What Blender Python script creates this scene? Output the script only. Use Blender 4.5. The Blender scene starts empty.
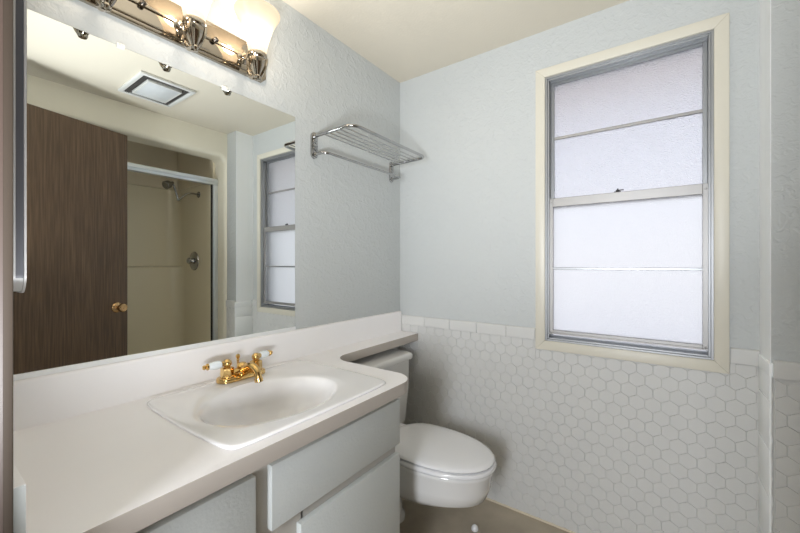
import bpy, bmesh, math, random
from mathutils import Vector, Matrix
random.seed(7)
S = bpy.context.scene
COL = S.collection
PI = math.pi

# ------------------------------------------------------------------ camera, world, lights, exposure
cam_d = bpy.data.cameras.new('camera')
cam = bpy.data.objects.new('camera', cam_d); COL.objects.link(cam)
cam.location = (1.2612, -1.7585, 1.199)
cam.rotation_euler = (PI/2, 0, math.radians(35.65))
cam_d.sensor_width = 36.0; cam_d.lens = 16.2
cam_d.shift_y = -2.5/800
cam_d.clip_start = 0.01
S.camera = cam

S.view_settings.view_transform = 'Standard'
S.view_settings.look = 'None'
S.view_settings.gamma = 1
S.view_settings.use_curve_mapping = False
S.view_settings.exposure = 0.87
S.cycles.use_denoising = True
S.cycles.max_bounces = 10
S.cycles.diffuse_bounces = 6
S.cycles.glossy_bounces = 6
S.cycles.transmission_bounces = 8
S.cycles.sample_clamp_indirect = 6
S.cycles.caustics_reflective = True
S.cycles.blur_glossy = 1.0
S.cycles.caustics_refractive = True

W = bpy.data.worlds.new('daylight'); S.world = W; W.use_nodes = True
nt = W.node_tree; nt.nodes.clear()
wo = nt.nodes.new('ShaderNodeOutputWorld'); bg = nt.nodes.new('ShaderNodeBackground')
tc = nt.nodes.new('ShaderNodeTexCoord'); sx = nt.nodes.new('ShaderNodeSeparateXYZ'); rp = nt.nodes.new('ShaderNodeValToRGB')
nt.links.new(tc.outputs['Generated'], sx.inputs[0]); nt.links.new(sx.outputs['Z'], rp.inputs[0])
rp.color_ramp.elements[0].position = 0.0; rp.color_ramp.elements[0].color = (0.90, 0.89, 0.91, 1)
rp.color_ramp.elements[1].position = 0.7; rp.color_ramp.elements[1].color = (0.50, 0.60, 0.85, 1)
nt.links.new(rp.outputs[0], bg.inputs[0]); bg.inputs[1].default_value = 0.63
nt.links.new(bg.outputs[0], wo.inputs[0])

def area(name, loc, rot, sx_, sy_, power, col):
    d = bpy.data.lights.new(name, 'AREA'); d.shape = 'RECTANGLE'; d.size = sx_; d.size_y = sy_; d.energy = power; d.color = col
    o = bpy.data.objects.new(name, d); COL.objects.link(o); o.location = loc; o.rotation_euler = rot
    return o
sun_d = bpy.data.lights.new('sun', 'SUN'); sun_d.energy = 1.9; sun_d.angle = 0.01; sun_d.color = (1.0, 0.95, 0.88)
sun = bpy.data.objects.new('sun', sun_d); COL.objects.link(sun); sun.rotation_euler = (math.radians(48), 0, math.radians(-15))   # high over the roof behind the window wall
# unseen upright fill light added in the hallway behind the open doorway
HALL = area('hall_fill_light', (1.15, -2.85, 1.15), (math.radians(88), 0, 0), 0.34, 0.9, 20, (0.92, 0.96, 1.03))
BOUNCE_FILL = area('bounce_fill_light', (1.17, -1.84, 0.95), Vector((-0.48, 0.33, 0.95)).to_track_quat('-Z', 'Y').to_euler(), 0.34, 0.30, 14, (0.93, 0.965, 1.0))   # unseen fill added as an assumed bounce flash, aimed up at the ceiling
BOUNCE_FILL.data.spread = math.radians(146)
LAMP_W = 2.2        # each vanity bulb
GLOW = 0.46          # frosted shade glow

# ------------------------------------------------------------------ materials
def mat(name, col, rough=0.5, metal=0.0, bump=None, spec=0.5, coat=0.0, mottled=None):
    m = bpy.data.materials.new(name); m.use_nodes = True
    n = m.node_tree.nodes; l = m.node_tree.links; b = n['Principled BSDF']
    b.inputs['Base Color'].default_value = (*col, 1); b.inputs['Roughness'].default_value = rough
    b.inputs['Metallic'].default_value = metal; b.inputs['Specular IOR Level'].default_value = spec
    b.inputs['Coat Weight'].default_value = coat
    if bump or mottled:
        t = n.new('ShaderNodeTexCoord')
    if mottled:      # (scale, amount, second colour)
        nz = n.new('ShaderNodeTexNoise'); nz.inputs['Scale'].default_value = mottled[0]; nz.inputs['Detail'].default_value = 6
        l.new(t.outputs['Object'], nz.inputs['Vector'])
        r = n.new('ShaderNodeValToRGB'); r.color_ramp.elements[0].position = 0.42; r.color_ramp.elements[1].position = 0.68
        r.color_ramp.elements[0].color = (*col, 1); r.color_ramp.elements[1].color = (*mottled[1], 1)
        l.new(nz.outputs[0], r.inputs[0]); l.new(r.outputs[0], b.inputs['Base Color'])
    if bump:         # (scale, distance, detail, distortion)
        nz = n.new('ShaderNodeTexNoise'); nz.inputs['Scale'].default_value = bump[0]; nz.inputs['Detail'].default_value = bump[2]
        nz.inputs['Distortion'].default_value = bump[3]
        l.new(t.outputs['Object'], nz.inputs['Vector'])
        bp = n.new('ShaderNodeBump'); bp.inputs['Distance'].default_value = bump[1]; bp.inputs['Strength'].default_value = 1.0
        l.new(nz.outputs[0], bp.inputs['Height']); l.new(bp.outputs[0], b.inputs['Normal'])
    return m

def trowel(name, col, rough, d, sc=26):
    """hand-trowelled plaster under paint: fine grain plus raised smears"""
    m = mat(name, col, rough); n = m.node_tree.nodes; l = m.node_tree.links; b = n['Principled BSDF']
    t = n.new('ShaderNodeTexCoord')
    a = n.new('ShaderNodeTexNoise'); a.inputs['Scale'].default_value = sc; a.inputs['Detail'].default_value = 4; a.inputs['Distortion'].default_value = 0.9
    c = n.new('ShaderNodeTexNoise'); c.inputs['Scale'].default_value = 130; c.inputs['Detail'].default_value = 3
    r = n.new('ShaderNodeValToRGB'); r.color_ramp.elements[0].position = 0.46; r.color_ramp.elements[1].position = 0.72
    ma = n.new('ShaderNodeMath'); ma.operation = 'MULTIPLY_ADD'; ma.inputs[1].default_value = 0.6
    bp = n.new('ShaderNodeBump'); bp.inputs['Distance'].default_value = d; bp.inputs['Strength'].default_value = 1
    l.new(t.outputs['Object'], a.inputs['Vector']); l.new(t.outputs['Object'], c.inputs['Vector'])
    l.new(a.outputs[0], r.inputs[0]); l.new(c.outputs[0], ma.inputs[0]); l.new(r.outputs[0], ma.inputs[2])
    l.new(ma.outputs[0], bp.inputs['Height']); l.new(bp.outputs[0], b.inputs['Normal'])
    return m

M = {}
M['wall_left'] = trowel('blue_grey_trowelled_paint', (0.505, 0.525, 0.522), 0.45, 0.0016, 32)
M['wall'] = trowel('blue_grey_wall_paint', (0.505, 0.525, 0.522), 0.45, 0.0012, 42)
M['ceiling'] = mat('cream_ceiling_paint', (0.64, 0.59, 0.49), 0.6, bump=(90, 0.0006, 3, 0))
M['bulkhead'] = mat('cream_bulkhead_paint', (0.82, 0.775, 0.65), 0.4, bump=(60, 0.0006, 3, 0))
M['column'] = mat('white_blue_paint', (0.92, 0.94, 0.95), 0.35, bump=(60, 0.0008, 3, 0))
M['trim'] = mat('cream_trim_paint', (0.63, 0.60, 0.51), 0.4, bump=(35, 0.0005, 3, 0))
M['tile'] = mat('painted_tile', (0.61, 0.61, 0.595), 0.3, bump=(60, 0.0005, 2, 0))
M['grout'] = mat('painted_grout', (0.57, 0.57, 0.555), 0.5)
M['floor'] = mat('tan_sheet_floor', (0.36, 0.31, 0.24), 0.45, mottled=(5, (0.46, 0.40, 0.31)))
M['caulk'] = mat('caulk', (0.62, 0.55, 0.42), 0.5)
M['counter'] = mat('off_white_laminate', (0.89, 0.87, 0.872), 0.35, mottled=(3.5, (0.90, 0.885, 0.89)))
M['counter_edge'] = mat('taupe_laminate_edge', (0.45, 0.405, 0.36), 0.4)
M['panel'] = mat('painted_cabinet_panel', (0.60, 0.625, 0.61), 0.45, bump=(140, 0.0007, 2, 0))
M['cabframe'] = mat('painted_cabinet_frame', (0.50, 0.475, 0.43), 0.45)
M['porcelain'] = mat('white_porcelain', (0.74, 0.735, 0.72), 0.12, coat=0.4)
M['sink'] = mat('white_enamel', (0.83, 0.82, 0.825), 0.12, coat=0.4)
M['seat'] = mat('white_seat_plastic', (0.80, 0.80, 0.81), 0.18, coat=0.2)
M['gold'] = mat('polished_brass', (0.70, 0.47, 0.19), 0.13, 1.0)
M['knobbrass'] = mat('antique_brass', (0.62, 0.40, 0.20), 0.2, 1.0)
M['lever'] = mat('porcelain_lever', (0.80, 0.86, 0.90), 0.1, coat=0.5)
M['chrome'] = mat('chrome', (0.44, 0.44, 0.44), 0.08, 1.0)
M['nickel'] = mat('polished_nickel', (0.46, 0.41, 0.34), 0.07, 1.0)
M['darknickel'] = mat('dark_screw', (0.12, 0.11, 0.10), 0.3, 1.0)
M['alu'] = mat('mill_aluminium', (0.40, 0.41, 0.42), 0.42, 0.75)
M['alulight'] = mat('satin_aluminium', (0.42, 0.41, 0.40), 0.45, 0.6)
M['groove'] = mat('grey_groove', (0.10, 0.10, 0.11), 0.35, 0.6)
M['channel'] = mat('white_metal_channel', (0.85, 0.86, 0.86), 0.35, 0.2)
M['track'] = mat('bright_aluminium', (0.72, 0.76, 0.80), 0.28, 0.7)
M['dark'] = mat('dark_void', (0.03, 0.028, 0.026), 0.6)
M['darkclip'] = mat('dark_clip', (0.06, 0.06, 0.065), 0.35, 0.6)
M['clearclip'] = mat('clear_plastic_clip', (0.80, 0.80, 0.76), 0.2)
M['fibreglass'] = mat('cream_fibreglass', (0.82, 0.745, 0.57), 0.22, coat=0.2)
M['showerplaster'] = mat('shower_plaster', (0.80, 0.72, 0.57), 0.5)
M['ventgrey'] = mat('vent_plastic', (0.60, 0.60, 0.58), 0.4)
M['ventlens'] = mat('vent_lens', (0.52, 0.54, 0.55), 0.3)
M['ventdark'] = mat('vent_slot', (0.07, 0.065, 0.06), 0.6)
M['jamb'] = mat('brown_door_jamb', (0.030, 0.022, 0.016), 0.65, spec=0.15)
M['jambdark'] = mat('dark_jamb', (0.045, 0.03, 0.024), 0.4)
M['exterior'] = mat('exterior_stucco', (0.94, 0.84, 0.78), 0.8)
M['ground'] = mat('pale_concrete', (0.60, 0.585, 0.57), 0.8)
M['hallwall'] = mat('hall_wall_paint', (0.72, 0.70, 0.66), 0.6)

m = mat('mirror_silver', (0.88, 0.91, 0.895), 0.0, 1.0); M['mirror'] = m
# wood grain door
m = mat('brown_wood_veneer', (0.1, 0.07, 0.05), 0.42); n = m.node_tree.nodes; l = m.node_tree.links
t = n.new('ShaderNodeTexCoord'); mp = n.new('ShaderNodeMapping'); mp.inputs['Scale'].default_value = (5, 5, 0.5)
nz = n.new('ShaderNodeTexNoise'); nz.inputs['Scale'].default_value = 2.2; nz.inputs['Detail'].default_value = 5; nz.inputs['Distortion'].default_value = 1.1
wv = n.new('ShaderNodeTexWave'); wv.wave_type = 'RINGS'; wv.rings_direction = 'Z'
wv.inputs['Scale'].default_value = 0.01
nz2 = n.new('ShaderNodeTexNoise'); nz2.inputs['Scale'].default_value = 9; nz2.inputs['Detail'].default_value = 8
mp2 = n.new('ShaderNodeMapping'); mp2.inputs['Scale'].default_value = (14, 14, 0.5)
mth = n.new('ShaderNodeMath'); mth.operation = 'MULTIPLY'; mth.inputs[1].default_value = 9.0
sn = n.new('ShaderNodeMath'); sn.operation = 'SINE'
mx = n.new('ShaderNodeMath'); mx.operation = 'MULTIPLY_ADD'; mx.inputs[1].default_value = 0.13
rp = n.new('ShaderNodeValToRGB')
rp.color_ramp.elements[0].position = 0.28; rp.color_ramp.elements[0].color = (0.075, 0.044, 0.024, 1)
rp.color_ramp.elements[1].position = 0.80; rp.color_ramp.elements[1].color = (0.175, 0.108, 0.060, 1)
l.new(t.outputs['Object'], mp.inputs[0]); l.new(mp.outputs[0], nz.inputs['Vector'])
l.new(nz.outputs[0], mth.inputs[0]); l.new(mth.outputs[0], sn.inputs[0])
l.new(t.outputs['Object'], mp2.inputs[0]); l.new(mp2.outputs[0], nz2.inputs['Vector'])
l.new(sn.outputs[0], mx.inputs[0]); l.new(nz2.outputs[0], mx.inputs[2]); l.new(mx.outputs[0], rp.inputs[0])
l.new(rp.outputs[0], n['Principled BSDF'].inputs['Base Color'])
M['wood'] = m

def obscured(name, rough, bscale, bdist, tint):
    m = mat(name, tint, rough); n = m.node_tree.nodes; l = m.node_tree.links; b = n['Principled BSDF']
    b.inputs['Transmission Weight'].default_value = 1.0; b.inputs['IOR'].default_value = 1.35
    t = n.new('ShaderNodeTexCoord'); v = n.new('ShaderNodeTexVoronoi'); v.inputs['Scale'].default_value = bscale
    bp = n.new('ShaderNodeBump'); bp.inputs['Distance'].default_value = bdist
    l.new(t.outputs['Object'], v.inputs['Vector']); l.new(v.outputs['Distance'], bp.inputs['Height']); l.new(bp.outputs[0], b.inputs['Normal'])
    return m
M['pebble'] = obscured('pebbled_glass', 0.42, 190, 0.0030, (0.97, 0.97, 0.98))
M['frost'] = obscured('frosted_glass', 0.55, 260, 0.001, (0.97, 0.98, 0.99))

# frosted lamp shade: scatters the bulb inside it and glows
m = bpy.data.materials.new('frosted_shade_glass'); m.use_nodes = True; n = m.node_tree.nodes; l = m.node_tree.links; n.clear()
o = n.new('ShaderNodeOutputMaterial'); ad = n.new('ShaderNodeAddShader'); tr = n.new('ShaderNodeBsdfTranslucent'); em = n.new('ShaderNodeEmission')
gl = n.new('ShaderNodeBsdfGlossy'); gl.inputs['Roughness'].default_value = 0.35; mxs = n.new('ShaderNodeMixShader'); mxs.inputs[0].default_value = 0.03
tr.inputs['Color'].default_value = (0.065, 0.053, 0.039, 1)
em.inputs['Color'].default_value = (1.0, 0.80, 0.56, 1); em.inputs['Strength'].default_value = GLOW
l.new(tr.outputs[0], mxs.inputs[1]); l.new(gl.outputs[0], mxs.inputs[2]); l.new(mxs.outputs[0], ad.inputs[0]); l.new(em.outputs[0], ad.inputs[1])
tp = n.new('ShaderNodeBsdfTransparent'); tp.inputs['Color'].default_value = (1, 0.95, 0.88, 1); mt = n.new('ShaderNodeMixShader'); mt.inputs[0].default_value = 0.18
l.new(ad.outputs[0], mt.inputs[1]); l.new(tp.outputs[0], mt.inputs[2]); l.new(mt.outputs[0], o.inputs[0])
M['shade'] = m
# ------------------------------------------------------------------ mesh helpers
def NB(): return bmesh.new()
def merge(bm, tmp):
    me = bpy.data.meshes.new('t'); tmp.to_mesh(me); tmp.free(); bm.from_mesh(me); bpy.data.meshes.remove(me)
def box(bm, x0, x1, y0, y1, z0, z1, bev=0.0, seg=2):
    t = bmesh.new(); bmesh.ops.create_cube(t, size=1)
    for v in t.verts:
        v.co = Vector(((x0+x1)/2 + v.co.x*(x1-x0), (y0+y1)/2 + v.co.y*(y1-y0), (z0+z1)/2 + v.co.z*(z1-z0)))
    if bev: bmesh.ops.bevel(t, geom=t.edges[:], offset=bev, segments=seg, profile=0.5, affect='EDGES')
    merge(bm, t); return bm
def loft(bm, rings, cap0=True, cap1=True, closed=True):
    R = [[bm.verts.new(p) for p in r] for r in rings]
    n = len(rings[0]); last = n if closed else n-1
    for a, b in zip(R, R[1:]):
        for i in range(last):
            j = (i+1) % n
            bm.faces.new((a[i], a[j], b[j], b[i]))
    if cap0: bm.faces.new(R[0][::-1])
    if cap1: bm.faces.new(R[-1])
    return R
def lathe(bm, prof, org=(0,0,0), axis=(0,0,1), n=28, cap0=True, cap1=True):
    q = Vector((0,0,1)).rotation_difference(Vector(axis).normalized()); o = Vector(org)
    rings = [[tuple(o + q @ Vector((max(r,1e-5)*math.cos(2*PI*i/n), max(r,1e-5)*math.sin(2*PI*i/n), z))) for i in range(n)] for r, z in prof]
    loft(bm, rings, cap0, cap1)
def tube(bm, pts, r, n=12, closed=False):
    P = [Vector(p) for p in pts]; k = len(P)
    rad = r if isinstance(r, (list, tuple)) else [r]*k
    T = []
    for i in range(k):
        if closed: d = P[(i+1) % k] - P[i-1]
        else: d = P[min(i+1, k-1)] - P[max(i-1, 0)]
        T.append(d.normalized())
    up = Vector((0,0,1)) if abs(T[0].z) < 0.9 else Vector((1,0,0))
    N = T[0].cross(up).normalized(); rings = []
    for i in range(k):
        if i:
            q = T[i-1].rotation_difference(T[i]); N = q @ N
        B = T[i].cross(N)
        rings.append([tuple(P[i] + (N*math.cos(2*PI*j/n) + B*math.sin(2*PI*j/n))*rad[i]) for j in range(n)])
    if closed:
        rings.append(rings[0]); loft(bm, rings, False, False); bmesh.ops.remove_doubles(bm, verts=bm.verts[:], dist=1e-6)
    else: loft(bm, rings)
def prism(bm, outline, z0, z1, bev=0.0, seg=3, which='top'):
    t = bmesh.new(); vs = [t.verts.new((x, y, z0)) for x, y in outline]; f = t.faces.new(vs)
    e = bmesh.ops.extrude_face_region(t, geom=[f]); nv = [v for v in e['geom'] if isinstance(v, bmesh.types.BMVert)]
    for v in nv: v.co.z = z1
    bmesh.ops.recalc_face_normals(t, faces=t.faces[:])
    if bev:
        ed = []
        for ee in t.edges:
            za, zb = ee.verts[0].co.z, ee.verts[1].co.z
            if (which in ('top','both') and abs(za-z1) < 1e-6 and abs(zb-z1) < 1e-6) or (which in ('bottom','both') and abs(za-z0) < 1e-6 and abs(zb-z0) < 1e-6): ed.append(ee)
        bmesh.ops.bevel(t, geom=ed, offset=bev, segments=seg, profile=0.5, affect='EDGES')
    merge(bm, t)
def arc(cx, cy, r, a0, a1, n=8):
    return [(cx + r*math.cos(a0+(a1-a0)*i/n), cy + r*math.sin(a0+(a1-a0)*i/n)) for i in range(n+1)]
def fillet_path(pts, r, n=8):
    """round the corners of a 3D polyline"""
    P = [Vector(p) for p in pts]; out = [P[0]]
    for i in range(1, len(P)-1):
        a = (P[i-1]-P[i]).normalized(); b = (P[i+1]-P[i]).normalized()
        for k in range(n+1):
            s = k/n; p0 = P[i]+a*r; p1 = P[i]; p2 = P[i]+b*r
            out.append(p0*(1-s)**2*1 + p1*2*s*(1-s) + p2*s*s)
    out.append(P[-1]); return out
def obj(name, bm, material, parent=None, ang=0.62, smooth=True):
    bmesh.ops.recalc_face_normals(bm, faces=bm.faces[:])
    for e in bm.edges:
        if len(e.link_faces) == 2 and e.calc_face_angle(0) > ang: e.smooth = False
    for f in bm.faces: f.smooth = smooth
    me = bpy.data.meshes.new(name); bm.to_mesh(me); bm.free()
    mats = material if isinstance(material, (list, tuple)) else [material]
    for k in mats: me.materials.append(M[k])
    o = bpy.data.objects.new(name, me); COL.objects.link(o)
    if parent:
        o.parent = parent
        w = Matrix.Translation(parent.location)
        if parent.parent: w = Matrix.Translation(parent.parent.location) @ w if parent.type != 'EMPTY' else w
        o.matrix_parent_inverse = Matrix.Translation(-origin(parent))
    return o
def origin(o):
    """world origin of an unrotated object (mesh parts keep theirs at the world origin)"""
    return o.location.copy() if o.parent is None else Vector((0,0,0))
def tag(o, label, cat, group=None):
    o['label'] = label; o['category'] = cat
    if group: o['group'] = group
    return o
def thing(name, loc, label, cat, group=None):
    o = bpy.data.objects.new(name, None); COL.objects.link(o); o.location = loc; o.empty_display_size = 0.1
    return tag(o, label, cat, group)
def struct(name, bm, material, parent=None, label=None, **k):
    o = obj(name, bm, material, parent, **k)
    if parent is None: o['kind'] = 'structure'
    if label: o['label'] = label
    return o

# ------------------------------------------------------------------ room shell
HC = 2.287          # ceiling
YE = -1.688         # end wall with the doorway (inner face)
XB = 1.55           # return beside the window
XS = 1.685           # front of the shower bulkhead
b = NB(); box(b, -0.1, 2.62, -3.4, 0.14, -0.08, 0.0); struct('floor', b, 'floor')
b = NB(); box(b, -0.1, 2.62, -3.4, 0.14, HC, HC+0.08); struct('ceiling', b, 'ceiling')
b = NB(); box(b, -0.1, 0.0, -1.80, 0.14, 0, HC); struct('wall_left', b, 'wall_left')
# window wall with its opening
WX0, WX1, WZ0, WZ1 = 0.826, 1.434, 0.838, 2.066
b = NB()
box(b, 0.0, WX0, 0, 0.13, 0, HC); box(b, WX1, XB, 0, 0.13, 0, HC)
box(b, WX0, WX1, 0, 0.13, 0, WZ0); box(b, WX0, WX1, 0, 0.13, WZ1, HC)
struct('wall_back', b, 'wall')
# return: pale face towards the window bay, grey trowelled face towards the door
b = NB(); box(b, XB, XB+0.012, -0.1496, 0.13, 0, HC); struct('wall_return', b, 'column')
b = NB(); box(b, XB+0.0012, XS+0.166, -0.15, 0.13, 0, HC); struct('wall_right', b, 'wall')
# bulkhead and opening of the shower recess (one rounded-edged plaster front)
b = NB()
OY0, OY1, OZ = -1.60, -0.168, 2.088
def opening(r, inset):
    """outline of the arched-corner opening in (y,z), grown by inset"""
    y0, y1, z1 = OY0-inset, OY1+inset, OZ+inset; R = r+inset
    pts = [(y1, 0.0)] + arc(y1-R, z1-R, R, 0, PI/2, 8) + arc(y0+R, z1-R, R, PI/2, PI, 8) + [(y0, 0.0)]
    return pts
def outer():
    y0, y1 = YE, -0.150
    pts = [(y1, 0.0)] + [(y1, HC)]*5 + [(y1-(y1-y0)*0, HC)]*4 + [(y0, HC)]*4 + [(y0, HC)]*5 + [(y0, 0.0)]
    return pts
q = 0.035
rings = [[(XS, y, z) for y, z in outer()]]
for k in range(7):
    a = k/6*PI/2
    rings.append([(XS + q*(1-math.cos(a)), y, z) for y, z in opening(0.05, q*(1-math.sin(a)) if False else q*(1-math.sin(a)))])
rings.append([(XS+0.165, y, z) for y, z in opening(0.05, 0)])
rings.append([(XS+0.165, y, z) for y, z in outer()])
loft(b, rings, False, False, closed=False)
bmesh.ops.remove_doubles(b, verts=b.verts[:], dist=1e-5)
bmesh.ops.dissolve_degenerate(b, edges=b.edges[:], dist=1e-6)
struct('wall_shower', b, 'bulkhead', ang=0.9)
# end wall with the doorway, casing and jamb
DX0, DX1 = 0.62, 1.40
b = NB(); box(b, 0.0, DX0-0.02, -1.80, YE, 0, HC); box(b, DX1+0.02, 2.62, -1.80, YE, 0, HC); box(b, DX0-0.02, DX1+0.02, -1.80, YE, 2.07, HC)
struct('wall_front', b, 'wall')
b = NB()
for x0, x1 in ((DX0-0.02, DX0), (DX1, DX1+0.02)): box(b, x0, x1, -1.812, YE+0.003, 0, 2.05)
box(b, DX0-0.02, DX1+0.02, -1.812, YE+0.002, 2.05, 2.07)
b.faces.ensure_lookup_table()
for f in b.faces: f.material_index = 1
box(b, DX0-0.048, DX0-0.0003, YE, YE+0.012, 0, 2.10, 0.002); box(b, DX1+0.0003, DX1+0.05, YE, YE+0.012, 0, 2.10, 0.002)
box(b, DX0-0.048, DX1+0.05, YE, YE+0.012, 2.052, 2.10, 0.002)
struct('trim_1', b, ['jamb', 'jambdark'], label='dark brown wooden door jamb and casing at the left edge')
# hallway behind the camera
b = NB(); box(b, -0.1, 0.0, -3.4, -1.80, 0, HC); struct('wall_hall_left', b, 'hallwall')
b = NB(); box(b, 2.52, 2.62, -3.4, -1.80, 0, HC); struct('wall_hall_right', b, 'hallwall')
b = NB(); box(b, -0.1, 2.62, -3.5, -3.4, 0, HC); struct('wall_hall_back', b, 'hallwall')
# outside the window: pale ground and the tan roof overhang
b = NB(); box(b, -8, 10, 0.14, 14, -0.5, -0.4); struct('ground_outside', b, 'ground')
b = NB(); box(b, -2, 5, 0.14, 1.05, 2.30, 2.42); struct('roof_overhang', b, 'exterior')

# ------------------------------------------------------------------ wainscot of hexagonal tile
def clip_poly(P, ax, lim, keep_less):
    out = []
    for i in range(len(P)):
        a, c = P[i], P[(i+1) % len(P)]
        ia = (a[ax] <= lim) if keep_less else (a[ax] >= lim); ic = (c[ax] <= lim) if keep_less else (c[ax] >= lim)
        if ia: out.append(a)
        if ia != ic:
            t = (lim-a[ax])/(c[ax]-a[ax]); out.append((a[0]+t*(c[0]-a[0]), a[1]+t*(c[1]-a[1])))
    return out
def inset(P, d):
    cx = sum(p[0] for p in P)/len(P); cy = sum(p[1] for p in P)/len(P); out = []
    n = len(P); area_ = sum(P[i][0]*P[(i+1) % n][1]-P[(i+1) % n][0]*P[i][1] for i in range(n))
    sgn = 1 if area_ > 0 else -1
    for i in range(n):
        p0, p1, p2 = Vector(P[i-1]), Vector(P[i]), Vector(P[(i+1) % n])
        e0 = (p1-p0); e1 = (p2-p1)
        if e0.length < 1e-5 or e1.length < 1e-5: return None
        e0.normalize(); e1.normalize()
        n0 = Vector((-e0.y, e0.x))*sgn; n1 = Vector((-e1.y, e1.x))*sgn
        k = 1 + n0.dot(n1)
        if k < 0.2: return None
        q_ = p1 + (n0+n1)*(d/k)
        out.append((q_.x, q_.y))
    return out
HW = 0.054; HR = HW/math.sqrt(3)
TH = 0.006
b = NB(); g = NB()
fnB = lambda u, v, h: (u, -TH-h, v)
# joints measured below the window: a vertical joint at x=1.406 in a row centred on z=0.777
def hexes_back(bm):
    rows = 24
    for r in range(0, rows):
        vc = 0.777 - (r-2)*HR*1.5
        for c in range(-2, 32):
            uc = 1.406 - HW/2 - 30*HW + c*HW + HW*2 + (HW/2 if r % 2 else 0)
            ju, jv = random.uniform(-.0008, .0008), random.uniform(-.0008, .0008)
            P0 = [(uc+ju+HR*math.cos(PI/6+k*PI/3), vc+jv+HR*math.sin(PI/6+k*PI/3)) for k in range(6)]
            tilt = (random.uniform(-1, 1)*0.006, random.uniform(-1, 1)*0.006)
            top = max(p[1] for p in P0)
            pieces = []
            if top <= 0.803: regs = [(0.004, XB-0.002, 0.003, 0.842)]
            else: regs = [(0.004, 0.791, 0.003, 0.842), (0.791, 1.471, 0.003, 0.8015), (1.471, XB-0.002, 0.003, 0.842)]
            for a0, a1, c0, c1 in regs:
                P = P0
                for ax, lim, less in ((0, a1, True), (0, a0, False), (1, c1, True), (1, c0, False)):
                    if P: P = clip_poly(P, ax, lim, less)
                emit_tile(bm, P, uc, vc, tilt, fnB)
def emit_tile(bm, P, uc, vc, tilt, fn):
    if len(P) < 3 or max(p[0] for p in P)-min(p[0] for p in P) < 0.007 or max(p[1] for p in P)-min(p[1] for p in P) < 0.007: return
    Q = [P[0]]
    for p in P[1:]:
        if math.hypot(p[0]-Q[-1][0], p[1]-Q[-1][1]) > 0.004: Q.append(p)
    if math.hypot(Q[0][0]-Q[-1][0], Q[0][1]-Q[-1][1]) <= 0.004: Q.pop()
    if len(Q) < 3: return
    A = inset(Q, 0.0003); Bp = inset(Q, 0.0016)
    if not A or not Bp: return
    va = [bm.verts.new(fn(u, v, 0.0)) for u, v in A]
    vb = [bm.verts.new(fn(u, v, 0.0024+(u-uc)*tilt[0]+(v-vc)*tilt[1])) for u, v in Bp]
    for i in range(len(A)):
        j = (i+1) % len(A); bm.faces.new((va[i], va[j], vb[j], vb[i]))
    bm.faces.new(vb)
hexes_back(b)
t1 = struct('trim_2', b, 'tile', label='white painted hexagonal wall tiles under the window', ang=0.3)
box(g, 0, 0.793, -TH, 0, 0, 0.895); box(g, 0.793, 1.471, -TH, 0, 0, 0.803); box(g, 1.471, XB, -TH, 0, 0, 0.895)
struct('grout', g, 'grout', t1)
# cap row
def cap_tile(bm, fn, u0, u1, v0=0.8425, v1=0.897):
    d = 0.0085; r = 0.008
    prof = [(0.0, v0), (d-0.001, v0), (d, v0+0.001), (d, v1-r)] + [(d-r*0.75*(1-math.cos(k/5*PI/2)), v1-r+r*math.sin(k/5*PI/2)) for k in range(1, 6)] + [(-TH+0.001, v1)]
    rings = [[fn(u, v, h) for h, v in prof] for u in (u0+0.0011, u1-0.0011)]
    loft(bm, rings, True, True)
b = NB()
cuts = [0.004, 0.0235, 0.179, 0.339, 0.496, 0.652, 0.7905]
for a, c in zip(cuts, cuts[1:]): cap_tile(b, fnB, a, c)
cap_tile(b, fnB, 1.4725, XB-0.001)
struct('trim_3', b, 'tile', label='row of long bullnose cap tiles over the hexagonal tiles', ang=0.5)
# the same tile on the narrow grey wall right of the window bay
fnS = lambda u, v, h: (u, -0.15-TH-h, v)
b = NB()
for r in range(0, 22):
    vc = 0.808 - r*HR*1.5
    for c in range(-1, 5):
        uc = XB+0.008 + c*HW + (HW/2 if r % 2 else 0)
        P = [(uc+HR*math.cos(PI/6+k*PI/3), vc+HR*math.sin(PI/6+k*PI/3)) for k in range(6)]
        for ax, lim, less in ((0, XS-0.001, True), (0, XB+0.008, False), (1, 0.842, True), (1, 0.003, False)):
            if P: P = clip_poly(P, ax, lim, less)
        emit_tile(b, P, uc, vc, (random.uniform(-1, 1)*0.006, random.uniform(-1, 1)*0.006), fnS)
t2 = struct('trim_4', b, 'tile', label='hexagonal wall tiles on the narrow grey wall at the right edge', ang=0.3)
g = NB(); box(g, XB+0.004, XS, -0.15-TH, -0.15, 0, 0.895); struct('grout', g, 'grout', t2)
b = NB(); cap_tile(b, fnS, XB+0.003, XB+0.13); cap_tile(b, fnS, XB+0.13, XS-0.001)
struct('trim_5', b, 'tile', label='bullnose cap tiles on the narrow grey wall at the right edge', ang=0.5)
# white vertical edge tiles and knobbly caulk down the outer corner
b = NB(); z = 0.0
while z < 0.84:
    h = min(0.152, 0.845-z)
    box(b, XB-0.004, XB+0.0035, -0.15-TH-0.0015, -0.004, z+0.0006, z+h-0.0006, 0.0016, 2); z += 0.153
pts = [(XB-0.001+random.uniform(-.0012, .0012), -0.152-TH+random.uniform(-.001, .001), 0.004+k*0.02) for k in range(43)]
tube(b, pts, [0.0035+random.uniform(-.001, .0012) for _ in pts], 8)
box(b, XB-0.005, XB+0.006, -0.15-TH-0.003, 0.0, 0.842, 0.886, 0.004, 3)
struct('trim_6', b, 'column', label='white painted corner tiles beside the hexagonal tiles')
# joint between wall tile and floor
b = NB(); tube(b, [(x, -0.008, 0.003) for x in (0.0, 0.4, 0.8, 1.2, 1.55)], 0.006, 8); struct('baseboard_back', b, 'caulk')

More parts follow.
